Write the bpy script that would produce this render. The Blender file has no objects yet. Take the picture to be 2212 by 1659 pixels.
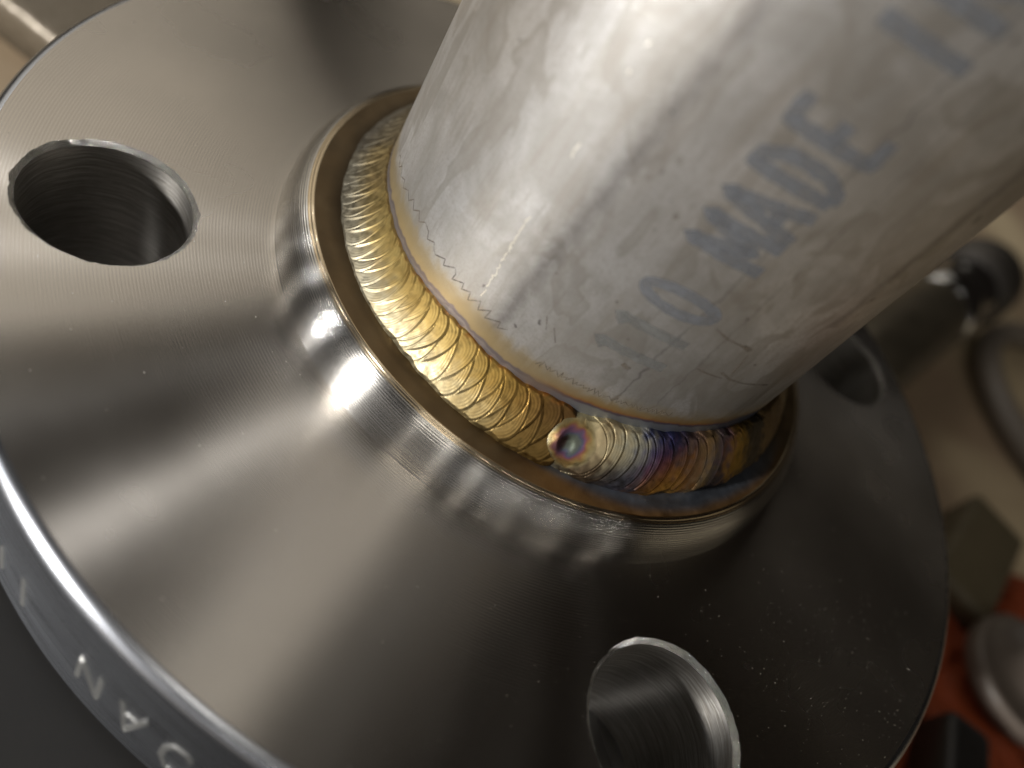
import bpy, math, random
import numpy as np
from mathutils import Matrix, Vector, noise
from mathutils.geometry import delaunay_2d_cdt

S = 0.001                                   # everything below is drawn in millimetres
rng = np.random.default_rng(7)
random.seed(7)
scene = bpy.context.scene
COL = scene.collection

# ------------------------------------------------------------------ camera
CAM = np.array([-60.83079515, -77.35274144, 75.63648506])
ROT = np.array([[0.8783252637, -0.1393571515, -0.4573011211],
                [-0.1572126730, 0.8191685695, -0.5515859227],
                [0.4514741482, 0.5563653826, 0.6975877396]])
cd = bpy.data.cameras.new('camera')
cam = bpy.data.objects.new('camera', cd)
COL.objects.link(cam)
m = Matrix([list(ROT[i]) + [CAM[i] * S] for i in range(3)] + [[0, 0, 0, 1]])
cam.matrix_world = m
cd.sensor_width = 36.0
cd.lens = 28.8625
cd.clip_start = 0.002
cd.clip_end = 50
cd.dof.use_dof = True
cd.dof.focus_distance = 0.096
cd.dof.aperture_fstop = 11.0
scene.camera = cam

# ------------------------------------------------------------------ light
w = bpy.data.worlds.new('World'); scene.world = w; w.use_nodes = True
bg = w.node_tree.nodes['Background']
bg.inputs[0].default_value = (1.0, 0.80, 0.64, 1)
bg.inputs[1].default_value = 0.0075

def lamp(name, az, el, dist, sx, sy, power, col):
    ld = bpy.data.lights.new(name, 'AREA'); ld.shape = 'RECTANGLE'
    ld.size = sx; ld.size_y = sy; ld.energy = power; ld.color = col
    o = bpy.data.objects.new(name, ld); COL.objects.link(o)
    a, e = math.radians(az), math.radians(el)
    d = Vector((math.cos(e) * math.cos(a), math.cos(e) * math.sin(a), math.sin(e)))
    o.location = d * dist
    o.rotation_euler = (-d).to_track_quat('-Z', 'Y').to_euler()
    return o

WARM = (1.0, 0.965, 0.90); WHITE = (0.97, 0.985, 1.0)
lamp('workshop_lamp', 175, 14, 1.5, .065, .06, 3.4, WHITE)
lamp('workshop_lamp', 196, 12, 1.5, .085, .08, 33.0, (1.0, 0.985, 0.96))
# a scatter of small shop lamps further off, seen as a chain of glints on the hub
for az_, el_, p_, c_ in ((113, 40, .26, WHITE), (121, 44, .20, WHITE), (131, 38, .32, WHITE), (143, 42, .24, WARM), (152, 30, .50, WHITE), (163, 36, .30, WARM),
                         (189, 34, .40, WARM), (219, 40, .16, WARM), (233, 30, .30, WARM), (247, 38, .40, WARM), (256, 30, .24, WARM), (265, 36, .34, WARM), (274, 30, .24, WARM),
                         (283, 36, .30, WARM), (299, 34, .24, WARM)):
    lamp('workshop_lamp', az_, el_, 1.6, .024, .022, p_, c_)
lamp('face_fill_panel', 105, 37, 2.2, 1.55, 1.25, 4.5, (1.0, 0.92, 0.79))  # added panel, sized for the beige reflection on the turned face
lamp('face_fill_panel', 65, 27, 2.2, 0.8, 0.8, 0.9, (1.0, 0.92, 0.79))  # added beside it, the gap between them leaves a dark band
lamp('face_fill_panel', 221, 72, 2.0, 0.36, 0.45, 2.2, (1.0, 0.95, 0.86))  # added overhead panel that makes the bright wedge on the face
lamp('low_fill_panel', 325, 8, 2.5, 1.6, 0.6, 1.2, (1.0, 0.86, 0.62))  # added fill, gives the lower hub a tan tone to reflect
lamp('low_fill_panel', 228, 7, 2.5, 3.2, 0.9, 2.4, (0.96, 0.97, 1.0))  # added wide fill, brightens hub and rim from low down

scene.view_settings.view_transform = 'Standard'
scene.view_settings.look = 'None'
scene.view_settings.exposure = 0.0
scene.view_settings.gamma = 1.0
scene.render.engine = 'CYCLES'
scene.cycles.max_bounces = 8
scene.cycles.use_denoising = True

# ------------------------------------------------------------------ helpers
def rays(P):
    P = np.atleast_2d(np.array(P, float))
    f = 1773.439
    d = np.c_[(P[:, 0] - 1106) / f, -(P[:, 1] - 829.5) / f, -np.ones(len(P))]
    return d @ ROT.T
def at(px, py, z):                           # point of the plane z seen at that place of the photograph
    d = rays([(px, py)])[0]
    return CAM + d * (z - CAM[2]) / d[2]

def add_obj(name, verts, faces, mat=None, parent=None, smooth=True, attrs=None):
    me = bpy.data.meshes.new(name)
    me.from_pydata([tuple(v) for v in (np.asarray(verts, float) * S).tolist()], [], faces)
    if smooth:
        me.polygons.foreach_set('use_smooth', [True] * len(me.polygons))
    if attrs:
        for an, arr in attrs.items():
            a = me.color_attributes.new(an, 'FLOAT_COLOR', 'POINT')
            a.data.foreach_set('color', np.asarray(arr, np.float32).ravel())
    if mat: me.materials.append(mat)
    me.update()
    o = bpy.data.objects.new(name, me); COL.objects.link(o)
    if parent:
        o.parent = parent
        top = parent
        while top.parent: top = top.parent
        if parent is top: o.location = -Vector(top.location)
    return o

def empty(name, loc):
    o = bpy.data.objects.new(name, None); COL.objects.link(o)
    o.empty_display_size = 0.01
    o.location = Vector(loc) * S
    return o

def tag(o, label=None, cat=None, group=None, kind=None):
    if label: o['label'] = label
    if cat: o['category'] = cat
    if group: o['group'] = group
    if kind: o['kind'] = kind
    return o

def lathe(prof, n=360, centre=(0, 0), closed=False):
    prof = np.array(prof, float); k = len(prof)
    t = np.linspace(0, 2 * np.pi, n, endpoint=False)
    V = np.empty((n, k, 3))
    V[:, :, 0] = prof[None, :, 0] * np.cos(t)[:, None] + centre[0]
    V[:, :, 1] = prof[None, :, 0] * np.sin(t)[:, None] + centre[1]
    V[:, :, 2] = prof[None, :, 1]
    F = []
    for i in range(n):
        j = (i + 1) % n
        for a in range(k if closed else k - 1):
            b = (a + 1) % k
            F.append((i * k + a, j * k + a, j * k + b, i * k + b))
    return V.reshape(-1, 3), F

def grid_faces(n, k, off=0):
    i, j = np.meshgrid(np.arange(n - 1), np.arange(k - 1), indexing='ij')
    a = (i * k + j).ravel() + off
    return np.c_[a, a + k, a + k + 1, a + 1].tolist()

def vn(x, y, s=1.0, seed=0.0):
    return noise.noise(Vector((x * s, y * s, seed)))

# ------------------------------------------------------------------ materials
class NB:
    def __init__(self, name):
        self.m = bpy.data.materials.new(name); self.m.use_nodes = True
        self.nt = self.m.node_tree; self.nt.nodes.clear()
        self.out = self.n('ShaderNodeOutputMaterial')
    def n(self, t, **kw):
        nd = self.nt.nodes.new(t)
        for k, v in kw.items(): setattr(nd, k, v)
        return nd
    def l(self, a, b): self.nt.links.new(a, b)
    def put(self, sock, v):
        if isinstance(v, bpy.types.NodeSocket): self.l(v, sock)
        else: sock.default_value = v
    def math(self, op, a, b=None, c=None, clamp=False):
        nd = self.n('ShaderNodeMath', operation=op, use_clamp=clamp)
        self.put(nd.inputs[0], a)
        if b is not None: self.put(nd.inputs[1], b)
        if c is not None: self.put(nd.inputs[2], c)
        return nd.outputs[0]
    def mm(self):                             # object coordinates in millimetres, plus radius and arc
        tc = self.n('ShaderNodeTexCoord')
        v = self.n('ShaderNodeVectorMath', operation='SCALE'); v.inputs[3].default_value = 1000
        self.l(tc.outputs['Object'], v.inputs[0])
        s = self.n('ShaderNodeSeparateXYZ'); self.l(v.outputs[0], s.inputs[0])
        x, y, z = s.outputs
        r = self.math('SQRT', self.math('ADD', self.math('MULTIPLY', x, x), self.math('MULTIPLY', y, y)))
        th = self.math('ARCTAN2', y, x)
        return v.outputs[0], x, y, z, r, th
    def comb(self, x, y, z=0.0):
        c = self.n('ShaderNodeCombineXYZ')
        self.put(c.inputs[0], x); self.put(c.inputs[1], y); self.put(c.inputs[2], z)
        return c.outputs[0]
    def noise(self, vec, scale, detail=2.0, rough=0.5, dist=0.0):
        nd = self.n('ShaderNodeTexNoise'); self.l(vec, nd.inputs['Vector'])
        nd.inputs['Scale'].default_value = scale; nd.inputs['Detail'].default_value = detail
        nd.inputs['Roughness'].default_value = rough; nd.inputs['Distortion'].default_value = dist
        return nd.outputs[0]
    def ramp(self, f, stops, interp='LINEAR'):
        nd = self.n('ShaderNodeValToRGB'); self.put(nd.inputs[0], f)
        cr = nd.color_ramp; cr.interpolation = interp
        while len(cr.elements) < len(stops): cr.elements.new(0.5)
        for e, (p, c) in zip(cr.elements, stops):
            e.position = p
            e.color = (c, c, c, 1) if not isinstance(c, tuple) else tuple(c) + (1,) * (4 - len(c))
        return nd.outputs[0]
    def mix(self, f, a, b, mode='MIX'):
        nd = self.n('ShaderNodeMix', data_type='RGBA', blend_type=mode)
        self.put(nd.inputs[0], f)
        for s, v in ((nd.inputs[6], a), (nd.inputs[7], b)):
            self.put(s, v if isinstance(v, bpy.types.NodeSocket) else tuple(v) + (1,) * (4 - len(v)))
        return nd.outputs[2]
    def bump(self, h, dist, strength=1.0, nrm=None):
        nd = self.n('ShaderNodeBump'); self.l(h, nd.inputs['Height'])
        nd.inputs['Distance'].default_value = dist; nd.inputs['Strength'].default_value = strength
        if nrm is not None: self.l(nrm, nd.inputs['Normal'])
        return nd.outputs[0]
    def bsdf(self, base, metallic=1.0, rough=0.3, normal=None, aniso=0.0, rot=0.25, spec=0.5):
        b = self.n('ShaderNodeBsdfPrincipled')
        self.put(b.inputs['Base Color'], base if isinstance(base, bpy.types.NodeSocket) else tuple(base) + (1,))
        self.put(b.inputs['Metallic'], metallic); self.put(b.inputs['Roughness'], rough)
        b.inputs['Specular IOR Level'].default_value = spec
        if normal is not None: self.l(normal, b.inputs['Normal'])
        if aniso:
            b.inputs['Anisotropic'].default_value = aniso
            b.inputs['Anisotropic Rotation'].default_value = rot
            t = self.n('ShaderNodeTangent', direction_type='RADIAL', axis='Z')
            self.l(t.outputs[0], b.inputs['Tangent'])
        self.l(b.outputs[0], self.out.inputs[0])
        return b

def mat_face():
    q = NB('turned_face_steel'); v, x, y, z, r, th = q.mm()
    arc = q.math('MULTIPLY', th, 55.0)
    rings = q.math('SINE', q.math('MULTIPLY', r, 2 * math.pi / 0.38))
    rn = q.noise(q.comb(q.math('MULTIPLY', arc, 0.004), r), 4.0, 3, 0.7)
    h = q.math('ADD', q.math('MULTIPLY', rings, 0.5), rn)
    nrm = q.bump(h, 0.0000055, 1.0)
    speck = q.ramp(q.noise(v, 2.6, 1, 0.4), [(0.81, 0.0), (0.84, 1.0)])
    nrm2 = q.bump(speck, 0.00003, 0.6, nrm)
    smear = q.noise(v, 0.045, 3, 0.55)
    rough = q.math('ADD', q.ramp(smear, [(0.1, 0.21), (0.9, 0.31)]), q.math('MULTIPLY', speck, 0.12))
    base = q.mix(q.ramp(smear, [(0.1, 0.0), (0.9, 1.0)]), (0.59, 0.545, 0.49), (0.65, 0.61, 0.56))
    line = q.math('ADD', q.math('MULTIPLY', rings, 0.5), q.math('SUBTRACT', rn, 0.5))
    base = q.mix(q.math('ADD', q.math('MULTIPLY', line, 0.12), 0.16, clamp=True), base, (0.30, 0.27, 0.24))
    q.bsdf(base, 1.0, rough, nrm2, aniso=1.0)
    return q.m

def mat_hub():
    q = NB('turned_hub_steel'); v, x, y, z, r, th = q.mm()
    s = q.math('SUBTRACT', r, q.math('MULTIPLY', z, 1.0))
    arc = q.math('MULTIPLY', th, 40.0)
    rn = q.noise(q.comb(q.math('MULTIPLY', arc, 0.004), s), 3.2, 3, 0.7)
    rings = q.math('SINE', q.math('MULTIPLY', s, 2 * math.pi / 0.42))
    h = q.math('ADD', q.math('MULTIPLY', rings, 0.35), rn)
    nrm = q.bump(h, 0.00004, 1.0)
    fine = q.noise(v, 2.5, 4, 0.7)
    nrm = q.bump(fine, 0.0000012, 0.6, nrm)
    base = q.mix(q.noise(v, 0.06, 2), (0.60, 0.58, 0.55), (0.68, 0.655, 0.61))
    rough = q.ramp(fine, [(0.3, 0.19), (0.75, 0.25)])
    lip = q.math('MULTIPLY', q.math('LESS_THAN', r, 39.75), q.math('GREATER_THAN', z, 5.7))
    base = q.mix(q.math('MULTIPLY', lip, 0.5), base, (0.72, 0.50, 0.20))
    q.bsdf(base, 1.0, rough, nrm, aniso=1.0)
    return q.m

def mat_rim():
    q = NB('polished_rim_steel'); v, x, y, z, r, th = q.mm()
    arc = q.math('MULTIPLY', th, 76.0)
    n1 = q.noise(q.comb(q.math('MULTIPLY', arc, 0.03), z), 2.0, 3, 0.6)
    nrm = q.bump(n1, 0.000006, 1.0)
    base = q.mix(q.noise(v, 0.05, 2), (0.40, 0.415, 0.45), (0.50, 0.515, 0.55))
    q.bsdf(base, 1.0, q.ramp(n1, [(0.3, 0.22), (0.7, 0.32)]), nrm, aniso=0.4)
    return q.m

def mat_bore():
    q = NB('drilled_bore_steel'); v, x, y, z, r, th = q.mm()
    wob = q.noise(v, 0.12, 2)
    lines = q.noise(q.comb(q.math('MULTIPLY', th, 0.5), q.math('ADD', z, q.math('MULTIPLY', wob, 1.5))), 2.4, 4, 0.8)
    nrm = q.bump(lines, 0.00006, 1.0)
    base = q.mix(q.ramp(lines, [(0.42, 0.0), (0.68, 1.0)]), (0.36, 0.33, 0.29), (0.68, 0.66, 0.62))
    q.bsdf(base, 1.0, 0.36, nrm, aniso=0.6)
    return q.m

def mat_chamfer():
    q = NB('chattered_chamfer_steel'); v, x, y, z, r, th = q.mm()
    a = q.noise(q.comb(q.math('MULTIPLY', th, 9.0), q.math('MULTIPLY', z, 2.5)), 2.2, 5, 0.8)
    nrm = q.bump(a, 0.0006, 1.0)
    q.bsdf(q.mix(a, (0.40, 0.38, 0.34), (0.78, 0.76, 0.71)), 1.0, 0.22, nrm)
    return q.m

def mat_attr(name, rough=0.25, noise_scale=2.0, bump=0.00002, metallic=1.0, streak=0.0):
    q = NB(name); v, x, y, z, r, th = q.mm()
    a = q.n('ShaderNodeAttribute', attribute_name='tint')
    n1 = q.noise(v, noise_scale, 2, 0.5)
    n2 = q.noise(v, noise_scale * 0.35, 2, 0.5)
    col = q.mix(q.ramp(n2, [(0.35, 0.25), (0.7, 0.0)]), a.outputs[0], (0.45, 0.32, 0.16), 'MULTIPLY')
    nrm = q.bump(n1, bump, 1.0)
    q.bsdf(col, metallic, q.ramp(n1, [(0.3, rough * 0.8), (0.75, rough * 1.35)]), nrm)
    return q.m

def mat_pipe():
    q = NB('mill_finish_pipe_steel'); v, x, y, z, r, th = q.mm()
    arc = q.math('MULTIPLY', th, 31.17)
    uv = q.comb(arc, z)
    ax = q.comb(arc, q.math('MULTIPLY', z, 0.12))
    grain = q.noise(v, 5.0, 4, 0.7)
    blot = q.noise(uv, 0.10, 3, 0.55, 0.6)
    streak = q.noise(ax, 0.42, 4, 0.6)
    fine = q.noise(ax, 1.6, 3, 0.6)
    col = q.mix(q.ramp(blot, [(0.38, 0.0), (0.62, 1.0)]), (0.40, 0.39, 0.375), (0.60, 0.60, 0.60))
    col = q.mix(q.ramp(streak, [(0.28, 0.45), (0.50, 0.0)]), col, (0.30, 0.26, 0.21))
    col = q.mix(q.ramp(fine, [(0.25, 0.45), (0.45, 0.0)]), col, (0.26, 0.23, 0.20))
    col = q.mix(q.ramp(q.noise(v, 3.0, 3, 0.75), [(0.30, 0.5), (0.55, 0.0)]), col, (0.33, 0.31, 0.28))
    # sharp edged brown stains
    st = q.noise(q.comb(q.math('MULTIPLY', arc, 1.3), q.math('MULTIPLY', z, 0.6)), 0.11, 3, 0.5, 1.2)
    col = q.mix(q.ramp(st, [(0.52, 0.0), (0.55, 0.6), (0.68, 0.2)]), col, (0.33, 0.31, 0.28))
    # dark scuffed lines running along the pipe
    for (t0, k, wd, dk, zmin) in ((227.0, 0.0895, 5.0, 0.17, 10.0), (223.75, 0.0895, 1.4, 0.46, 10.0), (172.0, 0.06, 0.35, 0.5, 10.0), (253.2, 0.05, 0.22, 0.55, 10.0), (262.0, 0.02, 0.16, 0.4, 10.0), (281.0, 0.06, 1.3, 0.5, 34.0)):
        tdeg = q.math('ADD', q.math('MULTIPLY', th, 180 / math.pi), 360.0)
        line = q.math('ADD', q.math('MULTIPLY', z, k), t0)
        wob = q.math('MULTIPLY', q.math('SUBTRACT', q.noise(uv, 0.6, 2), 0.5), 1.2)
        d = q.math('ABSOLUTE', q.math('ADD', q.math('MULTIPLY', q.math('SUBTRACT', tdeg, line), 0.544), wob))
        msk = q.math('SUBTRACT', 1.0, q.math('DIVIDE', d, wd), clamp=True)
        msk = q.math('MULTIPLY', msk, q.ramp(q.noise(uv, 0.35, 3, 0.7), [(0.25, 0.45), (0.6, 1.0)]))
        msk = q.math('MULTIPLY', msk, q.math('GREATER_THAN', z, zmin))
        col = q.mix(q.math('MULTIPLY', msk, dk * 1.3, clamp=True), col, (0.13, 0.12, 0.115))
    sp = q.ramp(q.noise(v, 0.55, 2, 0.4), [(0.20, 1.0), (0.245, 0.0)])
    col = q.mix(q.math('MULTIPLY', sp, 0.85), col, (0.06, 0.05, 0.05))
    a = q.n('ShaderNodeAttribute', attribute_name='tint')
    col = q.mix(a.outputs['Alpha'], col, a.outputs[0])
    nrm = q.bump(q.math('ADD', grain, q.math('MULTIPLY', fine, 0.6)), 0.000035, 0.8)
    nrm = q.bump(blot, 0.0002, 0.35, nrm)
    q.bsdf(col, 0.85, q.ramp(blot, [(0.3, 0.44), (0.7, 0.33)]), nrm)
    return q.m

def mat_plain(name, col, metallic=0.0, rough=0.5, var=0.25, scale=0.2, bump=0.0):
    q = NB(name); v, x, y, z, r, th = q.mm()
    n1 = q.noise(v, scale, 4, 0.6)
    c = q.mix(n1, tuple(k * (1 - var) for k in col), tuple(min(1, k * (1 + var)) for k in col))
    q.bsdf(c, metallic, rough, q.bump(n1, bump, 1.0) if bump else None)
    return q.m

def mat_ink(name, col, lo, hi):
    q = NB(name); v, x, y, z, r, th = q.mm()
    n1 = q.noise(v, 0.9, 4, 0.65)
    b = q.bsdf(q.mix(n1, col, tuple(k * 1.3 for k in col)), 0.0, 0.55)
    t = q.n('ShaderNodeBsdfTransparent'); mx = q.n('ShaderNodeMixShader')
    q.l(q.ramp(n1, [(0.30, lo), (0.62, hi)]), mx.inputs[0])
    q.l(t.outputs[0], mx.inputs[1]); q.l(b.outputs[0], mx.inputs[2]); q.l(mx.outputs[0], q.out.inputs[0])
    return q.m

M_FACE, M_HUB, M_RIM, M_BORE, M_CHAM = mat_face(), mat_hub(), mat_rim(), mat_bore(), mat_chamfer()
M_WELD = mat_attr('heat_tinted_weld_metal', 0.50, 1.3, 0.000012)
M_LAND = mat_attr('heat_tinted_shaded_land_steel', 0.40, 0.8, 0.00001, 0.8)
M_PIPE = mat_pipe()
M_INK = mat_ink('faded_blue_grey_ink', (0.10, 0.104, 0.112), 0.36, 0.82)
M_FAINT = mat_ink('rubbed_green_grey_ink', (0.105, 0.105, 0.10), 0.32, 0.85)
M_PEN = mat_ink('thin_dark_marking_ink', (0.10, 0.08, 0.06), 0.08, 0.62)

# ------------------------------------------------------------------ the setting
BENCH = -62.0
def wood():
    q = NB('pale_plywood'); v, x, y, z, r, th = q.mm()
    g = q.noise(q.comb(q.math('MULTIPLY', x, 0.25), y), 0.16, 5, 0.6, 0.8)
    big = q.noise(v, 0.012, 2)
    c = q.mix(g, (0.42, 0.33, 0.20), (0.64, 0.52, 0.34))
    c = q.mix(q.ramp(big, [(0.40, 0.0), (0.60, 0.7)]), c, (0.24, 0.155, 0.105))
    q.bsdf(c, 0.0, 0.55, q.bump(g, 0.0002, 0.5))
    return q.m
bv = np.array([(-600, -600, 0), (1200, -600, 0), (1200, 1200, 0), (-600, 1200, 0),
               (-600, -600, -18), (1200, -600, -18), (1200, 1200, -18), (-600, 1200, -18)], float)
bv[:, 2] += BENCH
bench = add_obj('workbench_top', bv, [(0, 1, 2, 3), (7, 6, 5, 4), (0, 4, 5, 1), (1, 5, 6, 2), (2, 6, 7, 3), (3, 7, 4, 0)], wood(), smooth=False)
tag(bench, kind='structure')

# ------------------------------------------------------------------ the welded flange
THICK, RO, RP, RL, HL = 22.0, 76.0, 31.17, 39.1, 6.1
flange = empty('welded_pipe_flange', (0, 0, -THICK - 1.6))
tag(flange, 'shiny stainless flange with a pipe welded into its hub and heat tinted bead', 'pipe flange')

PITCH, RH, CH = 61.37, 9.40, 0.60
hole_c = [(PITCH * math.cos(a), PITCH * math.sin(a)) for a in (math.pi, 1.5 * math.pi, 0.0, 0.5 * math.pi)]
R_FACE, R_FOOT = RO - 1.4, 42.3

# flat turned face with four openings
def circ(r, n, c=(0, 0), jit=0.0, seed=0):
    t = np.linspace(0, 2 * np.pi, n, endpoint=False)
    rr = np.array([r + jit * (vn(math.cos(a) * 6, math.sin(a) * 6, 1, seed) + 0.6 * vn(math.cos(a) * 17, math.sin(a) * 17, 1, seed + 3)) for a in t])
    return np.c_[c[0] + rr * np.cos(t), c[1] + rr * np.sin(t)], rr
def flat_ring_mesh(z, hole_outlines, rin, rout):
    pts = []; edges = []
    def ring(P):
        o = len(pts); pts.extend([Vector(q) for q in P.tolist()])
        edges.extend([(o + i, o + (i + 1) % len(P)) for i in range(len(P))])
    ring(circ(rout, 512)[0]); ring(circ(rin, 360)[0])
    for P in hole_outlines: ring(P)
    vs, es, fs, *_ = delaunay_2d_cdt(pts, edges, [], 0, 1e-5)
    V = np.array([(q[0], q[1], z) for q in vs]); F = []
    for f in fs:
        c = V[list(f), :2].mean(0); r = np.hypot(*c)
        if r < rin - 1e-3 or r > rout: continue
        inside = False
        for P, hc in zip(hole_outlines, hole_c):
            d = np.hypot(c[0] - hc[0], c[1] - hc[1])
            if d < 8.0: inside = True; break
            if d < 11.0:
                a = math.atan2(c[1] - hc[1], c[0] - hc[0]) % (2 * math.pi)
                k = a / (2 * math.pi) * len(P)
                i = int(k) % len(P); j = (i + 1) % len(P)
                r0 = np.hypot(*(P[i] - hc)) + (k - int(k)) * (np.hypot(*(P[j] - hc)) - np.hypot(*(P[i] - hc)))
                if d < r0: inside = True; break
        if not inside: F.append(tuple(f))
    return V, F
NH = 220
outs = [circ(RH + CH, NH, c, 0.20, 11 * i) for i, c in enumerate(hole_c)]
V, F = flat_ring_mesh(0.0, [o[0] for o in outs], R_FOOT, R_FACE)
F = [f if np.cross(V[f[1]] - V[f[0]], V[f[2]] - V[f[0]])[2] > 0 else f[::-1] for f in F]
face = add_obj('turned_face', V, F, M_FACE, flange, smooth=False)

# rounded rim of the disc, underside and raised sealing face
arc = np.linspace(math.pi / 2, 0, 8)
prof = [(R_FACE + 1.4 * math.cos(a), -1.4 + 1.4 * math.sin(a)) for a in arc]
prof += [(RO, -2.0), (RO, -THICK + 1.2), (RO - 0.25, -THICK + 0.4), (RO - 0.9, -THICK), (RO - 2, -THICK), (46.1, -THICK), (46.0, -THICK - 1.6), (31.2, -THICK - 1.6), (26, -THICK - 1.6)]
V, F = lathe(prof[::-1], 512)
rim = add_obj('rim', V, F, M_RIM, flange)

# bolt holes: bore with a rough chamfer
for k, (c, (P, rr)) in enumerate(zip(hole_c, outs)):
    t = np.linspace(0, 2 * np.pi, NH, endpoint=False)
    zs = np.linspace(-CH, -THICK - 0.1, 14)
    V = []
    for zz in zs:
        for a in t: V.append((RH * math.cos(a), RH * math.sin(a), zz))
    F = []
    for i in range(len(zs) - 1):
        for j in range(NH):
            F.append((i * NH + j, i * NH + (j + 1) % NH, (i + 1) * NH + (j + 1) % NH, (i + 1) * NH + j))
    bore = add_obj('bolt_hole', V, F, M_BORE, flange)
    bore.location = bore.location + Vector((c[0] * S, c[1] * S, 0))
    V = []; F = []
    lev = [(rr, 0.0), (None, 0.3), (None, 0.65), (None, 1.0)]
    for li, (_, u) in enumerate(lev):
        for j, a in enumerate(t):
            r_ = rr[j] * (1 - u) + (RH + 0.10 * vn(math.cos(a) * 9, math.sin(a) * 9, 1, 50 + k)) * u
            jz = 0.10 * vn(a * 9, li * 3.1, 1, k) * (0 if u in (0.0,) else 1)
            V.append((r_ * math.cos(a), r_ * math.sin(a), -CH * u * 1.05 + jz))
    for i in range(3):
        for j in range(NH):
            F.append((i * NH + j, i * NH + (j + 1) % NH, (i + 1) * NH + (j + 1) % NH, (i + 1) * NH + j))
    ch = add_obj('chamfer', V, F, M_CHAM, bore)

# hub: convex turned shoulder, thin bright lip
t = np.linspace(0.0, math.radians(80), 40)
prof = [(R_FOOT, 0.0), (R_FOOT, -0.05)][::-1] + [(39.05 + 3.2 * math.cos(a), 0.05 + 5.95 * math.sin(a)) for a in t]
prof += [(39.35, HL - 0.10), (39.22, HL + 0.02), (39.05, HL + 0.03), (38.92, HL)]
V, F = lathe(prof, 512)
hub = add_obj('hub', V, F, M_HUB, flange)

# ---- heat tint colours, by angle and by height on the bead (0 = hub side, 1 = pipe side)
FIRST = [(150, .2, .42, .39, .33), (150, .8, .46, .38, .25), (172, .2, .56, .52, .42), (172, .8, .66, .50, .24), (182, .2, .66, .61, .48), (182, .8, .76, .56, .22),
         (195, .15, .74, .67, .50), (195, .8, .82, .60, .22), (210, .15, .76, .67, .45), (210, .8, .82, .57, .19), (222, .15, .72, .62, .40), (222, .8, .78, .54, .18),
         (231, .2, .68, .54, .28), (231, .8, .74, .48, .13), (238, .3, .54, .36, .13), (238, .8, .48, .28, .07), (244, .3, .36, .22, .07), (244, .8, .26, .14, .06)]
SECOND = [(247, .5, .55, .52, .46), (251, .1, .30, .26, .18), (252, .85, .75, .66, .40), (256, .65, .82, .66, .40), (256, .12, .22, .16, .10), (259, .65, .82, .70, .44), (259, .12, .12, .10, .09),
          (262, .65, .76, .71, .52), (262, .15, .10, .10, .12), (265, .7, .56, .55, .46), (265, .3, .16, .18, .26), (268, .8, .12, .14, .28), (268, .5, .14, .09, .22), (268, .15, .28, .14, .06),
          (272, .8, .07, .09, .26), (271, .5, .34, .10, .09), (271, .2, .62, .34, .07), (275, .85, .05, .06, .14), (275, .5, .44, .20, .05), (275, .2, .64, .38, .09),
          (278, .8, .36, .24, .20), (278, .3, .50, .28, .14), (281, .5, .48, .30, .18), (283, .7, .54, .36, .16), (283, .3, .44, .34, .18), (285.5, .6, .16, .20, .26), (285.5, .2, .06, .06, .08),
          (288, .6, .24, .12, .18), (288, .2, .10, .08, .10), (290.5, .5, .52, .31, .07), (294, .5, .42, .27, .06), (298, .5, .12, .10, .07), (310, .5, .34, .24, .12), (330, .5, .45, .35, .2)]
def tint(th, u, table, sth=3.2, su=.22):
    T = np.array(table); out = np.zeros((th.size, 3)); wsum = np.full(th.size, 1e-9)
    for row in T:
        wgt = np.exp(-((th - row[0]) / sth) ** 2 - ((u - row[1]) / su) ** 2) + 1e-7 / (1 + (th - row[0]) ** 2)
        out += wgt[:, None] * row[2:5]; wsum += wgt
    return out / wsum[:, None]

# flat land between bead and lip
nt, nr = 720, 24
tt = np.radians(np.linspace(0, 360, nt, endpoint=False)); rr_ = np.linspace(30.5, 38.92, nr)
V = np.empty((nt, nr, 3)); colr = np.ones((nt, nr, 4))
for i, a in enumerate(tt):
    deg = math.degrees(a)
    for j, r in enumerate(rr_):
        dz = 0.0
        if 258 < deg < 300:                   # the lip is melted and uneven beside the last run
            e = math.sin((deg - 258) / 42 * math.pi)
            dz = e * (0.22 * vn(deg * .16, r * .7, 1, 4) - (0.35 if r > 38.2 else 0.0) * max(0, vn(deg * .22, 2.0, 1, 9) + .1))
        V[i, j] = (r * math.cos(a), r * math.sin(a), HL + dz)
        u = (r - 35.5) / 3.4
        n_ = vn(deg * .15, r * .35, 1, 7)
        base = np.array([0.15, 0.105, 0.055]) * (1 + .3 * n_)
        base = base * (1 - 0.6 * max(0, 1 - u * 1.8))  # shade beside the bead put into the land colour
        if 240 < deg < 320:
            k = min(1, (deg - 240) / 14) * min(1, max(0, (320 - deg) / 18))
            lim = 0.75 * min(1, max(0.15, (deg - 240) / 30))
            blue = np.array([0.15, 0.17, 0.205]) * (1 + .35 * n_)
            brown = np.array([0.30, 0.165, 0.06])
            mixv = 1 / (1 + math.exp((u - lim + .15 * n_) * 14))
            base = base * (1 - k) + k * (blue * mixv + brown * (1 - mixv))
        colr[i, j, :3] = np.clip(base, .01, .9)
idx = np.arange(nt * nr).reshape(nt, nr)
F = []
for i in range(nt):
    i2 = (i + 1) % nt
    for j in range(nr - 1): F.append((idx[i, j], idx[i, j + 1], idx[i2, j + 1], idx[i2, j]))
F = [tuple(int(q) for q in f) for f in F]
land = add_obj('hub_land', V.reshape(-1, 3), F, M_LAND, flange, attrs={'tint': colr.reshape(-1, 4)})

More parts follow.
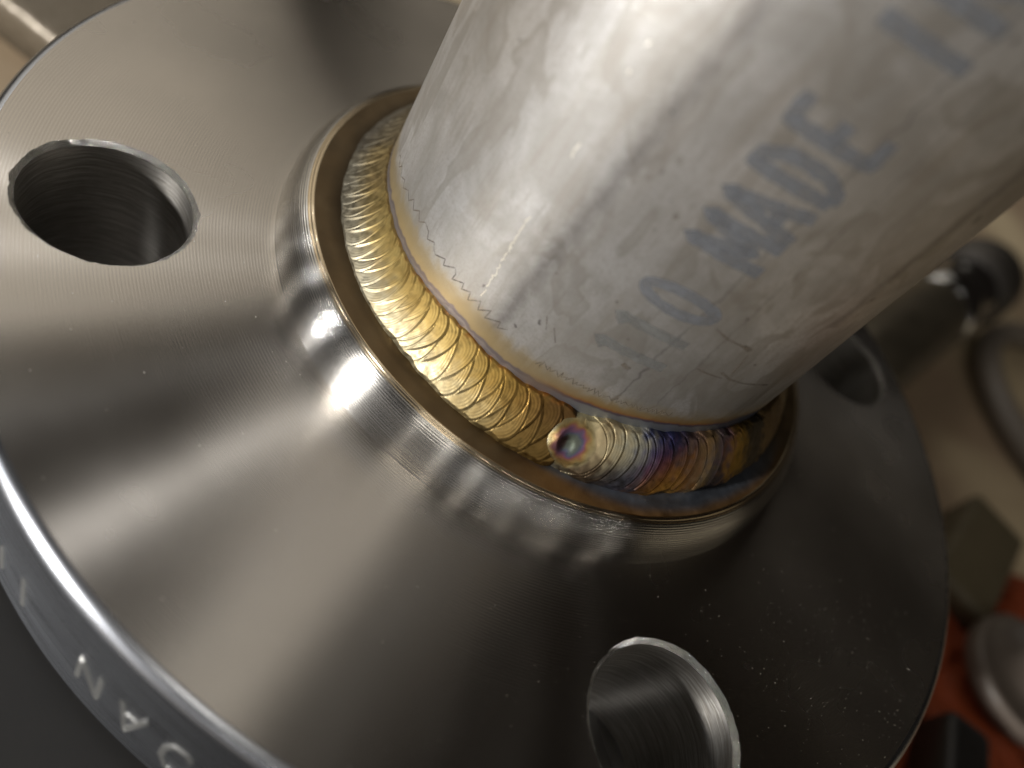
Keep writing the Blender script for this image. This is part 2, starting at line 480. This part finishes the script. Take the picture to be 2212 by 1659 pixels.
# ---- pipe
TOE = np.array([(0, 12), (60, 12), (120, 11.5), (170, 10.9), (185, 11.3), (200, 11.1), (217, 12.0), (230, 11.6), (247, 12.3), (262, 13.2), (275, 13.6), (291, 13.8), (320, 12.5), (360, 12)])
def toe(th): return np.interp(th % 360, TOE[:, 0], TOE[:, 1])
def pipe_mesh():
    th = np.r_[np.arange(150, 312, 0.25), np.arange(312, 510, 1.5)]
    zf = np.r_[[-20, 4], np.arange(8, 21, 0.12), np.arange(21, 70, 1.0), np.arange(70, 151, 10.)]
    n, k = len(th), len(zf)
    T, Z = np.meshgrid(th, zf, indexing='ij'); Tm = T % 360
    V = np.stack([RP * np.cos(np.radians(T)), RP * np.sin(np.radians(T)), Z], -1)
    wob = np.array([0.35 * vn(a * .25, 0, 1, 2) + 0.2 * vn(a * .9, 0, 1, 5) for a in th])[:, None]
    D = Z - toe(Tm) + wob * 0.6
    zz = np.array([vn(a * .5, b * .8, 1, 3) for a, b in zip(T.ravel()[::1], Z.ravel())]).reshape(n, k)
    col = np.zeros((n, k, 4))
    def lay(a, rgb):
        a = np.clip(a, 0, 1)[..., None]
        col[..., :3] = col[..., :3] * (1 - a) + np.array(rgb) * a
        col[..., 3:] = col[..., 3:] * (1 - a) + a
    sm = lambda x, a, b: np.clip((x - a) / (b - a), 0, 1) ** 2 * (3 - 2 * np.clip((x - a) / (b - a), 0, 1))
    late = sm(Tm, 232, 252)                   # hotter around the last run
    col[..., :3] = (0.45, 0.36, 0.20)
    edge = 4.6 + zz * 0.8
    lay((1 - sm(D, edge - 2.2, edge)) * 0.75 * (1 - late * .4), (0.37, 0.285, 0.14))
    lay((1 - sm(D, 1.2, 2.9)) * sm(D, .3, 1.2) * 0.55 * (1 - late), (0.47, 0.37, 0.20))
    lay((1 - sm(D + zz * .3, 0.75, 1.0)) * (1 - late), (0.21, 0.185, 0.20))
    lay((1 - sm(D + zz * .3, 0.35, 0.5)) * (1 - late) * .6, (0.33, 0.31, 0.31))
    lay(late * (1 - sm(D, 1.6, 3.0 + zz)) * .9, (0.40, 0.27, 0.11))
    lay(late * (1 - sm(D, 1.1, 1.7)) * .9, (0.38, 0.17, 0.05))
    lay(late * (1 - sm(D, 0.9, 1.25)) * .9, (0.10, 0.09, 0.15))
    lay(late * (1 - sm(D + zz * .2, 0.55, 0.85)), (0.25, 0.26, 0.28))
    far = sm(Tm, 278, 292)
    lay(far * (1 - sm(D, 1.0, 2.6)), (0.09, 0.11, 0.17))
    F = grid_faces(n, k)
    V = V.reshape(-1, 3); a = col.reshape(-1, 4)
    # inner wall and top rim
    o = len(V); inner = []
    ti = np.radians(np.linspace(0, 360, 120, endpoint=False))
    for z_, r_ in ((150, RP), (150, 27.3), (-20, 27.3)):
        inner += [(r_ * math.cos(q), r_ * math.sin(q), z_) for q in ti]
    for l in range(2):
        for j in range(120):
            F.append([o + l * 120 + j, o + l * 120 + (j + 1) % 120, o + (l + 1) * 120 + (j + 1) % 120, o + (l + 1) * 120 + j])
    return np.vstack([V, inner]), F, np.vstack([a, np.zeros((360, 4))])
V, F, a = pipe_mesh()
pipe = add_obj('pipe', V, F, M_PIPE, flange, attrs={'tint': a})

# ---- flat marks on the pipe, drawn as thin ribbons of ink lying on its curved wall
def ribbon(name, lines, width, mat, parent, r0=RP, lift=0.02):
    V = []; F = []
    for ln in lines:
        ln = np.array(ln, float)              # (arc mm, z)
        pts = [ln[0]]
        for p, q in zip(ln[:-1], ln[1:]):
            n = max(1, int(np.hypot(*(q - p)) / 0.35))
            pts += [p + (q - p) * (i + 1) / n for i in range(n)]
        pts = np.array(pts)
        tg = np.gradient(pts, axis=0); tg /= (np.linalg.norm(tg, axis=1)[:, None] + 1e-9)
        nm = np.c_[-tg[:, 1], tg[:, 0]]
        wd = width * 0.5 * np.array([1 + 0.22 * vn(p[0] * 1.1, p[1] * 1.1, 1, 6) for p in pts])
        o = len(V)
        for p, nn, w_ in zip(pts, nm, wd):
            for sgn, rr0 in ((1, r0 - .03), (1, r0 + lift), (-1, r0 + lift), (-1, r0 - .03)):
                a_, z_ = p + sgn * nn * w_
                th = a_ / r0
                V.append((rr0 * math.cos(th), rr0 * math.sin(th), z_))
        for i in range(len(pts) - 1):
            b = o + i * 4
            for j in range(3): F.append((b + j, b + j + 1, b + 5 + j, b + 4 + j))
    return add_obj(name, V, F, mat, parent, smooth=False)

def oval(n=28): return [(0.5 + 0.5 * math.cos(a), 0.5 + 0.5 * math.sin(a)) for a in np.linspace(0, 2 * math.pi, n)]
GL = {'1': [[(0, .86), (.5, .99), (.5, 0)]], '0': [oval()],
      'M': [[(0, 0), (0.02, 1), (.5, .25), (.98, 1), (1, 0)]], 'A': [[(0, 0), (.5, 1), (1, 0)], [(.2, .35), (.8, .35)]],
      'D': [[(0, 0), (0, 1), (.5, .98), (.95, .75), (1, .5), (.95, .25), (.5, .02), (0, 0)]],
      'E': [[(1, 1), (0, 1), (0, 0), (1, 0)], [(0, .5), (.8, .5)]], 'I': [[(.5, 0), (.5, 1)]],
      'N': [[(0, 0), (0, 1), (1, 0), (1, 1)]]}
RAD = math.pi / 180
for ch, z0, wdt in (('1', 22.1, 1.6), ('1', 26.1, 1.6), ('0', 30.2, 2.6), ('M', 38.4, 3.1), ('A', 42.6, 3.0), ('D', 47.4, 2.2), ('E', 51.9, 2.5), ('I', 60.6, 1.6), ('N', 64.6, 3.2)):
    lines = [[((257.2 - 15.0 * y) * RAD * RP, z0 + x * wdt) for x, y in ln] for ln in GL[ch]]
    ribbon('printed_letter', lines, 1.4 if z0 > 34 else 1.25, M_FAINT if z0 < 29 else M_INK, pipe)
zig = [(174.7, 15.0), (176, 15.7), (178.5, 15.0), (180, 15.9), (181.9, 15.2), (184.4, 15.9), (185.5, 15.2), (188, 16.1), (189.9, 15.5), (191.5, 16.6), (193, 15.7), (195, 16.7), (196.5, 15.8), (198.4, 16.8), (200.4, 16.5), (201.2, 15.7),
       (203.2, 16.4), (204.2, 15.7), (205.1, 15.5), (207.8, 16.4), (208.2, 15.6), (211, 16.9), (211.8, 16.3), (211.6, 15.4), (214.4, 16.4), (214.7, 15.6), (216.7, 16.3), (217.1, 15.2), (219.6, 16.5), (220.1, 15.3), (222.5, 16.6), (222.2, 15.2), (225.4, 16.3), (225.6, 15.4), (227.5, 16.2)]
z2 = []
for i, th in enumerate(np.arange(236, 268, 0.62)):
    z2.append((th + rng.uniform(-.5, .5), 15.2 + (th - 236) * 0.034 + (0.48 if i % 2 else -0.42) * rng.uniform(.4, 1.2)))
ribbon('zigzag_pen_line', [[(t_ * RAD * RP, z_) for t_, z_ in zig]], 0.17, M_PEN, pipe)
ribbon('zigzag_pen_line', [[(t_ * RAD * RP, z_) for t_, z_ in z2]], 0.13, M_PEN, pipe)
for ln, wd in (([(268.5, 24.9), (272, 24.0), (276.2, 23.6), (284.7, 23.2)], 0.30), ([(263, 24.5), (266, 24.2), (270, 24.0)], 0.2),
               ([(259, 30.5), (263, 29.7), (268, 29.3)], 0.25), ([(267.0, 29.5), (269.5, 29.0)], 0.6), ([(271, 24.8), (270.6, 26.6), (270.0, 28.4)], 0.16),
               ([(234.5, 20.5), (236.5, 18.9)], 0.14), ([(232, 21.2), (233.5, 19.6)], 0.12), ([(249.6, 21.2), (251.6, 20.9)], 0.55)):
    ribbon('pen_scratch', [[(t_ * RAD * RP, z_) for t_, z_ in ln]], wd, M_PEN, pipe)

SCR = []
zz_ = 17.0
while zz_ < 29.0:
    ln_ = rng.uniform(.25, .9); t0_ = 219.1 - (zz_ - 17.1) * 0.088
    SCR.append([(t0_ + rng.normal(0, .22), zz_), (t0_ + rng.normal(0, .22), zz_ + ln_ * .5), (t0_ + rng.normal(0, .22), zz_ + ln_)])
    zz_ += ln_ * rng.uniform(.5, 1.5)
SCR += [[(218.6, 37.0), (218.3, 37.6), (218.5, 38.6)], [(218.5, 49.2), (218.8, 49.7)], [(218.7, 46.4), (218.5, 46.8)]]
DOTS = [((237.3, 36.9), .5), ((238.6, 39.2), .5), ((251.1, 44.4), .55), ((288.5, 50.4), 1.1), ((247.0, 24.5), .3), ((240.5, 27.8), .25), ((262.5, 33.0), .35), ((274.0, 27.0), .3)]
M_SCR = mat_plain('bright_scratched_steel', (0.85, 0.80, 0.70), 1.0, 0.35, 0.3, 2.0, 0.0001)
ribbon('bright_scratch', [[(t_ * RAD * RP, z_) for t_, z_ in ln] for ln in SCR], 0.16, M_SCR, pipe)
for (t_, z_), wd in DOTS:
    ribbon('dark_spot', [[(t_ * RAD * RP - wd * .4, z_ - .1), (t_ * RAD * RP + wd * .4, z_ + .1)]], wd, M_PEN, pipe)

# ---- weld bead: every freeze ripple is a pool laid over the one before it
def toe_out(th): return np.interp(th % 360, [0, 180, 222, 232, 260, 300, 330, 360], [35.9, 35.8, 36.1, 36.3, 36.6, 36.4, 36.0, 35.9])
RM = 33.3; D2S = math.pi / 180 * RM; TH0 = 246.0
S_END = (TH0 - (250.2 - 360)) * D2S
sg = np.r_[np.arange(-4, 58, 0.065), np.arange(58, 172, 0.4), np.arange(172, S_END + 5, 0.06)]
vg = np.linspace(-1.12, 1.12, 100)
th_g = (TH0 - sg / D2S)
ns, nv = len(sg), len(vg)
ro = toe_out(th_g); zt = toe(th_g)
O = np.stack([ro, np.full(ns, HL)], -1); I = np.stack([np.full(ns, RP), zt], -1)
half = np.hypot(*(O - I).T) / 2
Hh = np.full((ns, nv), -1.0)
CRE = np.zeros((ns, nv)); POOL = np.zeros((ns, nv))
sk = -0.5; k = 0
while sk < S_END:
    second = sk > 150
    last = sk > S_END - 1.3
    i0, i1 = np.searchsorted(sg, [sk - 4.2, sk + 4.2])
    if i1 > i0:
        L = np.interp(sk, sg, half)
        ss = sg[i0:i1, None] - sk; ww = vg[None, :] * half[i0:i1, None]
        sgn = 1 if k % 2 else -1
        if last: aa, bb, wc, tilt = 3.6, L * .90, 0.1, 0.0
        elif second: aa, bb, wc, tilt = rng.uniform(2.5, 3.0), L * rng.uniform(.93, 1.02), rng.normal(0, .1), math.radians(16 + rng.normal(0, 5))
        else: aa, bb, wc, tilt = rng.uniform(2.5, 3.2), L * rng.uniform(.97, 1.08), sgn * L * rng.uniform(.03, .12), math.radians(sgn * rng.uniform(6, 24) + 4)
        c_, s_ = math.cos(tilt), math.sin(tilt)
        x = ss * c_ + (ww - wc) * s_; y = -ss * s_ + (ww - wc) * c_
        pw = 2.0 if last else 2.3
        d = ((np.abs(x) / aa) ** pw + (np.abs(y) / bb) ** pw) ** (1 / pw)
        ins = d < 1
        q = (1 - d) * aa                      # mm inside the edge
        wv = np.clip(1 - (ww / L) ** 2, 0, 1)
        A = (0.125 if not second else 0.24) * rng.uniform(.7, 1.3)
        h = A * np.clip(1 - q / 1.7, 0, 1) * np.clip(q / 0.22, 0, 1) ** .8
        h += 0.015 * np.cos(q * 22) * np.exp(-q * 1.6)
        h += (0.42 + (0.40 if second else 0.0)) * wv ** 0.8 + rng.normal(0, .02)
        if sk < 4.5: h -= 0.28 * np.clip(1 - (sk + .5) / 5.0, 0, 1) * wv
        if second and sk > S_END - 14: h += 0.14 * np.clip((sk - (S_END - 14)) / 8, 0, 1) * (0.35 + .65 * wv)
        if last:
            dc = np.hypot((ss + 0.2) / 1.8, (ww - .1) / 2.1)
            h = 0.80 * wv ** .8 + .14 * (.35 + .65 * wv) + .04 + .16 * np.clip(1 - q / 1.2, 0, 1) * np.clip(q / .15, 0, 1) * (ss < 0)
            lead = np.clip((ss + 2.2) / 2.6, 0, 1); lead = lead * lead * (3 - 2 * lead)
            h = h * (1 - lead) + lead * (-0.6 + (h + .6) * np.clip(q / 1.5, 0, 1) ** .5) - 0.28 * np.exp(-dc ** 2.6)
            dp = np.hypot((ss - .9) / .8, (ww + .35) / 1.0)
            h -= 0.22 * np.exp(-dp ** 4)
        old = Hh[i0:i1]
        Hh[i0:i1] = np.where(ins, h, old)
        POOL[i0:i1] = np.where(ins, k, POOL[i0:i1])
        CRE[i0:i1] = np.where(ins, q, CRE[i0:i1])
    sk += (rng.uniform(.7, 1.3) if not second else rng.uniform(1.0, 2.3)) if not (sk < S_END - 1.3 and sk + 1.2 > S_END - 1.3) else 1.25
    k += 1
# the bead rolls down onto hub and pipe along its slightly scalloped edges
cov = Hh > -0.9
vmin = np.where(cov.any(1), vg[np.argmax(cov, 1)], 0.0); vmax = np.where(cov.any(1), vg[nv - 1 - np.argmax(cov[:, ::-1], 1)], 0.0)
def smooth(a, n=9):
    k_ = np.hanning(n + 2)[1:-1]; k_ /= k_.sum()
    return np.convolve(np.pad(a, n // 2, mode='edge'), k_, 'valid')
vmin, vmax = smooth(vmin, 31), smooth(vmax, 21)
f = np.clip((vg[None, :] - vmin[:, None]) / .24, 0, 1) ** .7 * np.clip((vmax[:, None] - vg[None, :]) / .15, 0, 1) ** .6
Hh = -0.75 + (np.where(cov, Hh, 0.05) + .75) * f
fine = np.array([[vn(s_ * 1.3, v_ * 4.5, 1, 8) for v_ in vg] for s_ in sg])
Hh = np.where(Hh > -0.7, Hh + 0.012 * fine, Hh)
u01 = (vg + 1) / 2
ctr = O[:, None, :] + (I - O)[:, None, :] * u01[None, :, None]
dirn = (I - O) / np.linalg.norm(I - O, axis=1)[:, None]
nrmv = np.stack([-dirn[:, 1], dirn[:, 0]], -1)
nrmv *= np.sign(nrmv[:, :1])                  # outwards and up
P2 = ctr + nrmv[:, None, :] * Hh[..., None]
tr = np.radians(th_g)[:, None]
V = np.stack([P2[..., 0] * np.cos(tr), P2[..., 0] * np.sin(tr), P2[..., 1]], -1).reshape(-1, 3)
TT = np.repeat(th_g % 360, nv); UU = np.tile(u01, ns)
jit = fine.ravel()
early = np.repeat(sg < 120, nv)
colw = np.where(early[:, None], tint(np.where((TT < 100) | (TT > 250), 246, TT) + jit * 2, UU + jit * .08, FIRST, 6.0, .35), tint(TT + jit * 3.2, UU + jit * .2, SECOND, 2.6, .24))
pv = rng.uniform(.86, 1.12, 2000)[POOL.ravel().astype(int)]
colw *= pv[:, None]
red = np.clip((UU - .90) / .08, 0, 1) * early * np.clip((TT - 185) / 25, 0, 1) * np.clip(.5 + jit * 1.5, 0, 1)
colw = colw * (1 - red[:, None] * .7) + np.array([.72, .26, .05]) * red[:, None] * .7
# darker line along each ripple edge
lineo = np.exp(-(CRE.ravel() / 0.07) ** 2) * np.repeat(sg < 150, nv) * .16
colw *= (1 - lineo[:, None])
# rainbow rings of the last crater
ds = np.repeat(sg - S_END, nv); dw = np.tile(vg, ns) * np.repeat(half, nv)
rc = np.hypot((ds + .35) / 1.9, (dw - .1) / 2.2) + jit * .22
ringm = np.clip((1.55 - rc) / .25, 0, 1) * (ds > -5)
rp_ = [0, .45, .62, .78, .92, 1.08, 1.3, 1.6]
rc_ = np.array([(.28, .32, .24), (.30, .34, .31), (.24, .26, .36), (.38, .20, .34), (.50, .24, .17), (.56, .39, .16), (.60, .50, .27), (.60, .52, .32)])
ringc = np.stack([np.interp(rc, rp_, rc_[:, i]) for i in range(3)], -1)
colw = colw * (1 - ringm[:, None]) + ringc * ringm[:, None]
rim_c = np.exp(-((np.hypot(ds / 3.6, (dw - .1) / 4.0) - .93) / .13) ** 2) * np.clip((ds + .5) / 1.5, 0, 1)
colw = colw * (1 - rim_c[:, None] * .85) + np.array([.16, .175, .20]) * rim_c[:, None] * .85
dp = np.hypot((ds - .9) / .85, (dw + .35) / 1.05) + jit * .6
leadk = np.clip((ds + .2) / 1.2, 0, 1) * (np.repeat(sg, nv) > 150)
colw = colw * (1 - .6 * leadk[:, None])
pore = np.exp(-dp ** 4)
colw = colw * (1 - pore[:, None] * .85) + np.array([.10, .05, .05]) * pore[:, None] * .85
colw = np.where(early[:, None], 0.47 * colw ** np.array([1.0, 1.0, 1.02]), 0.70 * colw ** 1.06)
colw = np.c_[np.clip(colw, .01, .95), np.ones(len(colw))]
F = grid_faces(ns, nv)
bead = add_obj('weld_bead', V, F, M_WELD, flange, attrs={'tint': colw})

# ---- stamped letters on the rim, each stroke a little groove with a raised burr
def stroke_letter(lines, parent):
    V = []; F = []
    for ln in lines:
        ln = np.array([(t_ * RAD * RO, z_) for t_, z_ in ln], float)
        pts = [ln[0]]
        for p, q in zip(ln[:-1], ln[1:]):
            n = max(1, int(np.hypot(*(q - p)) / 0.3))
            pts += [p + (q - p) * (i + 1) / n for i in range(n)]
        pts = np.array(pts); tg = np.gradient(pts, axis=0); tg /= (np.linalg.norm(tg, axis=1)[:, None] + 1e-9)
        nm = np.c_[-tg[:, 1], tg[:, 0]]; o = len(V)
        for i, (p, nn) in enumerate(zip(pts, nm)):
            tp = min(1.0, 0.45 + 0.5 * min(i, len(pts) - 1 - i))
            for off, up in ((-.40, -.05), (-.24, .12), (-.06, .015), (.06, .015), (.24, .12), (.40, -.05)):
                a_, z_ = p + nn * off * tp; r_ = RO + up
                V.append((r_ * math.cos(a_ / RO), r_ * math.sin(a_ / RO), z_))
        for i in range(len(pts) - 1):
            b = o + i * 6
            for j in range(5): F.append((b + j, b + j + 1, b + 7 + j, b + 6 + j))
    return add_obj('stamped_letter', V, F, M_STAMP, parent)
M_STAMP = mat_plain('bright_stamped_steel', (0.92, 0.90, 0.85), 1.0, 0.36, 0.15, 1.5, 0.00004)
stroke_letter([[(220.8, -15.8), (220.9, -10.0), (223.0, -15.7), (223.0, -9.7)]], rim)
stroke_letter([[(225.1, -9.8), (226.1, -16.4), (227.4, -9.2)], [(225.6, -12.2), (226.9, -11.8)]], rim)
stroke_letter([[(231.6, -10.6), (231.1, -9.4), (230.0, -9.6), (229.4, -11.5), (229.4, -14.4), (230.1, -16.4), (231.3, -16.2), (231.7, -15.0)]], rim)
stroke_letter([[(213.6, -10.3), (213.7, -16.9)]], rim)
stroke_letter([[(210.2, -11.7), (210.3, -16.7)]], rim)
flange.location = (0, 0, (-THICK - 1.6) * S)

# ------------------------------------------------------------------ things around it
def box_mesh(c, ux, uy, hx, hy, z0, z1, bev=1.5, n=5):
    # upright prism with rounded plan corners and rounded top edge
    c = np.array(c[:2], float); ux = np.array(ux[:2], float); uy = np.array(uy[:2], float)
    ring = []
    for sx, sy, a0 in ((1, 1, 0), (-1, 1, 90), (-1, -1, 180), (1, -1, 270)):
        for a in np.linspace(a0, a0 + 90, n):
            ring.append((sx * (hx - bev), sy * (hy - bev), math.cos(math.radians(a)), math.sin(math.radians(a))))
    V = []; F = []; m_ = len(ring)
    levels = [(1.0, z0)] + [(math.cos(b), z1 - bev + bev * math.sin(b)) for b in np.linspace(0, math.pi / 2, n)]
    for k_, z_ in levels:
        for (x, y, ca, sa) in ring:
            p = c + ux * (x + bev * k_ * ca) + uy * (y + bev * k_ * sa); V.append((p[0], p[1], z_))
    for l in range(len(levels) - 1):
        for j in range(m_): F.append((l * m_ + j, l * m_ + (j + 1) % m_, (l + 1) * m_ + (j + 1) % m_, (l + 1) * m_ + j))
    F.append(tuple(range((len(levels) - 1) * m_, len(levels) * m_))); F.append(tuple(range(m_))[::-1])
    return V, F
M_DARK = mat_plain('dark_oiled_steel', (0.008, 0.0065, 0.005), 0.0, 0.7, 0.4, 0.15, 0.0001)
V, F = box_mesh((-45, -62), (1, 0), (0, 1), 78, 80, BENCH, -THICK - 1.62)
plate = add_obj('fixture_block', V, F, M_DARK); tag(plate, 'dark steel fixture block under the flange in the lower left corner', 'block')

# dark bar with a worn bright edge behind the flange
zt_ = BENCH + 11.0
p0, p1 = at(20, 3, zt_), at(106, 71, zt_)
u = (p1 - p0)[:2]; u /= np.linalg.norm(u); v_ = np.array([-u[1], u[0]])
if v_ @ np.array([1, 1]) < 0: v_ = -v_
cc = p0[:2] + v_ * 30 + u * 2
bar = empty('steel_bar', (cc[0], cc[1], BENCH)); tag(bar, 'dark steel bar with a worn bright edge behind the flange, upper left corner', 'bar')
V, F = box_mesh(cc, u, v_, 60, 30, BENCH, zt_, 2.5, 7)
def mat_bar():
    q = NB('worn_dark_bar'); v, x, y, z, r, th = q.mm()
    n1 = q.noise(v, 0.25, 4, 0.65)
    q.bsdf(q.mix(n1, (0.10, 0.08, 0.055), (0.17, 0.14, 0.10)), 0.35, q.ramp(n1, [(0.3, .28), (.7, .45)]), q.bump(n1, 0.0003, 1))
    return q.m
add_obj('bar_body', V, F, mat_bar(), bar)

# chrome and dark cylinder on the bench behind the pipe
M_CHROME = mat_plain('chromed_steel', (0.62, 0.62, 0.62), 1.0, 0.16, 0.1, 0.2)
M_BROWN = mat_plain('brown_oxide_steel', (0.17, 0.145, 0.105), 0.7, 0.38, 0.45, 0.12)
M_CAP = mat_plain('dark_brown_steel', (0.05, 0.043, 0.036), 0.3, 0.5, 0.3, 0.2)
M_BLACK = mat_plain('black_rubber', (0.018, 0.016, 0.015), 0.0, 0.45, 0.3, 0.3)
def axis_lathe(prof, p, d, n=64):
    d = np.array(d, float); d /= np.linalg.norm(d)
    a = np.cross(d, [0, 0, 1]); a /= np.linalg.norm(a); b = np.cross(a, d)
    prof = np.array(prof, float); t = np.linspace(0, 2 * np.pi, n, endpoint=False); V = []; F = []
    for x, r in prof:
        for q in t: V.append(p + d * x + (a * math.cos(q) + b * math.sin(q)) * r)
    for l in range(len(prof) - 1):
        for j in range(n): F.append((l * n + j, (l + 1) * n + j, (l + 1) * n + (j + 1) % n, l * n + (j + 1) % n))
    F.append(tuple(range(n))); F.append(tuple(range((len(prof) - 1) * n, len(prof) * n))[::-1])
    return V, F
RB = 13.5
zc = BENCH + RB * 1.25
pa, pb = at(1905, 752, zc), at(2098, 612, zc)
dax = (pb - pa); Lb = np.linalg.norm(dax); dax /= Lb
bolt = empty('quick_release_coupling', (pa[0], pa[1], BENCH)); tag(bolt, 'dark cylindrical coupling with a chrome collar behind the pipe', 'coupling')
V, F = axis_lathe([(-40, RB * .9), (-20, RB), (Lb * .42, RB), (Lb * .46, RB * .96)], pa, dax); add_obj('sleeve', V, F, M_BROWN, bolt)
V, F = axis_lathe([(Lb * .46, RB * .9), (Lb * .5, RB * 1.02), (Lb * .62, RB * 1.06), (Lb * .70, RB * .86), (Lb * .76, RB * .86), (Lb * .82, RB * 1.0), (Lb * .88, RB * .9)], pa, dax); add_obj('collar', V, F, M_CHROME, bolt)
V, F = axis_lathe([(Lb * .86, RB * .95), (Lb * .92, RB * 1.22), (Lb * 1.08, RB * 1.24), (Lb * 1.14, RB * 1.1)], pa, dax); add_obj('end_cap', V, F, M_CAP, bolt)

# grey hose loop at the right edge
def torus(c, R, r, n=96, k=20, tilt=0.0):
    V = []; F = []
    for i in range(n):
        a = 2 * math.pi * i / n
        for j in range(k):
            b = 2 * math.pi * j / k
            V.append((c[0] + (R + r * math.cos(b)) * math.cos(a), c[1] + (R + r * math.cos(b)) * math.sin(a), c[2] + r * math.sin(b)))
    for i in range(n):
        for j in range(k): F.append((i * k + j, ((i + 1) % n) * k + j, ((i + 1) % n) * k + (j + 1) % k, i * k + (j + 1) % k))
    return V, F
e = at(2186, 950, BENCH + 6)
V, F = torus((e[0] + 55, e[1] + 8, BENCH + 6), 50, 5)
hose = add_obj('hose_loop', V, F, mat_plain('grey_hose', (0.20, 0.17, 0.14), 0.0, 0.4, 0.15, 0.1)); tag(hose, 'pale grey hose loop lying on the bench at the right edge', 'hose')

# brown box, orange cloth, pale lid and black case at the lower right
def corner_box(pxa, pxb, ztop, depth, ext=0.0):
    a, b = at(*pxa, ztop)[:2], at(*pxb, ztop)[:2]
    u_ = (b - a) / np.linalg.norm(b - a); w_ = np.array([-u_[1], u_[0]])
    return a, b, u_, w_
zb = BENCH + 14
a, b, u_, w_ = corner_box((2062, 1262), (2143, 1351), zb, 0)
if w_[0] < 0: w_ = -w_
hx = np.linalg.norm(b - a) / 2 + 3
V, F = box_mesh((a + b) / 2 - u_ * 3 + w_ * 22, u_, w_, hx, 22, BENCH, zb, 2)
bx = add_obj('olive_box', V, F, mat_plain('dull_olive_card', (0.10, 0.08, 0.045), 0.0, 0.6, 0.25, 0.1)); tag(bx, 'dull olive brown box between the bench and the orange cloth', 'box')

o0 = at(2135, 1500, BENCH + 8)
nx, ny = 90, 90; V = []
for i in range(nx):
    for j in range(ny):
        x = (i / (nx - 1) - .5) * 110; y = (j / (ny - 1) - .5) * 80
        ed = max(0.0, 1 - max(abs(x) / 55, abs(y) / 40) ** 6)
        h = (6 + 6 * vn(x * .035, y * .035, 1, 1) + 4 * abs(vn(x * .07 + y * .03, y * .05, 1, 4)) + 2 * vn(x * .2, y * .2, 1, 5)) * ed
        V.append((o0[0] + 18 + x, o0[1] - 6 + y + 3 * vn(x * .05, 0, 1, 9), BENCH + 0.3 + max(0, h)))
rag = add_obj('orange_cloth', V, grid_faces(nx, ny), mat_plain('orange_cotton', (0.25, 0.040, 0.005), 0.0, 0.75, 0.25, 0.3, 0.0003))
so = rag.modifiers.new('thickness', 'SOLIDIFY'); so.thickness = 0.0008; so.offset = -1
tag(rag, 'crumpled bright orange cloth lying on the bench at lower right', 'cloth')
c0 = at(2225, 1462, BENCH + 16)
V, F = axis_lathe([(0, 15), (.6, 15.6), (5, 15.8), (5.6, 15.2), (5.6, 13.4), (3.2, 12.8), (3.0, 1)], np.array([c0[0], c0[1], BENCH + 11]), (-.06, -.06, 1))
cup = add_obj('pale_lid', V, F, mat_plain('pale_grey_plastic', (0.13, 0.105, 0.085), 0.0, 0.4, 0.1, 0.1)); tag(cup, 'round pale grey lid with raised rim resting on the orange cloth', 'lid')
zk = BENCH + 16
a, b, u_, w_ = corner_box((2060, 1520), (2150, 1592), zk, 0)
if w_[1] > 0: w_ = -w_
V, F = box_mesh((a + b) / 2 + w_ * 11, u_, w_, np.linalg.norm(b - a) / 2, 11, BENCH + 4, zk, 2.5)
kn = add_obj('black_case', V, F, M_BLACK); tag(kn, 'small black case half hidden by the flange edge at lower right', 'case')

# metal dust lying on the turned face, too fine to count
grains = []
while len(grains) < 380:
    if rng.uniform() < .62:
        x, y = rng.normal(30, 13), rng.normal(-56, 8)
    elif rng.uniform() < .5:
        x, y = rng.normal(-12, 16), rng.normal(-52, 9)
    else:
        x, y = rng.uniform(-76, 76), rng.uniform(-76, 40)
    r = math.hypot(x, y)
    if r < 43.5 or r > 74 or any(math.hypot(x - c[0], y - c[1]) < 10.3 for c in hole_c): continue
    grains.append((x, y))
V = []; F = []
for x, y in grains:
    g = 0.022 + 0.028 * rng.uniform() ** 3; o = len(V); t0 = rng.uniform(0, 6.3); st = rng.uniform(1, 2.4)
    for k_ in range(3):
        V.append((x + g * st * math.cos(t0 + k_ * 2.1), y + g * math.sin(t0 + k_ * 2.1), 0.004))
    V.append((x + rng.normal(0, g * .4), y + rng.normal(0, g * .4), g * rng.uniform(.5, 1.2)))
    F += [(o, o + 1, o + 3), (o + 1, o + 2, o + 3), (o + 2, o, o + 3)]
dust = add_obj('metal_dust', V, F, mat_plain('pale_metal_dust', (0.62, 0.55, 0.45), 0.3, 0.35, 0.1, 1.0), flange, smooth=False)
tag(dust, kind='stuff')
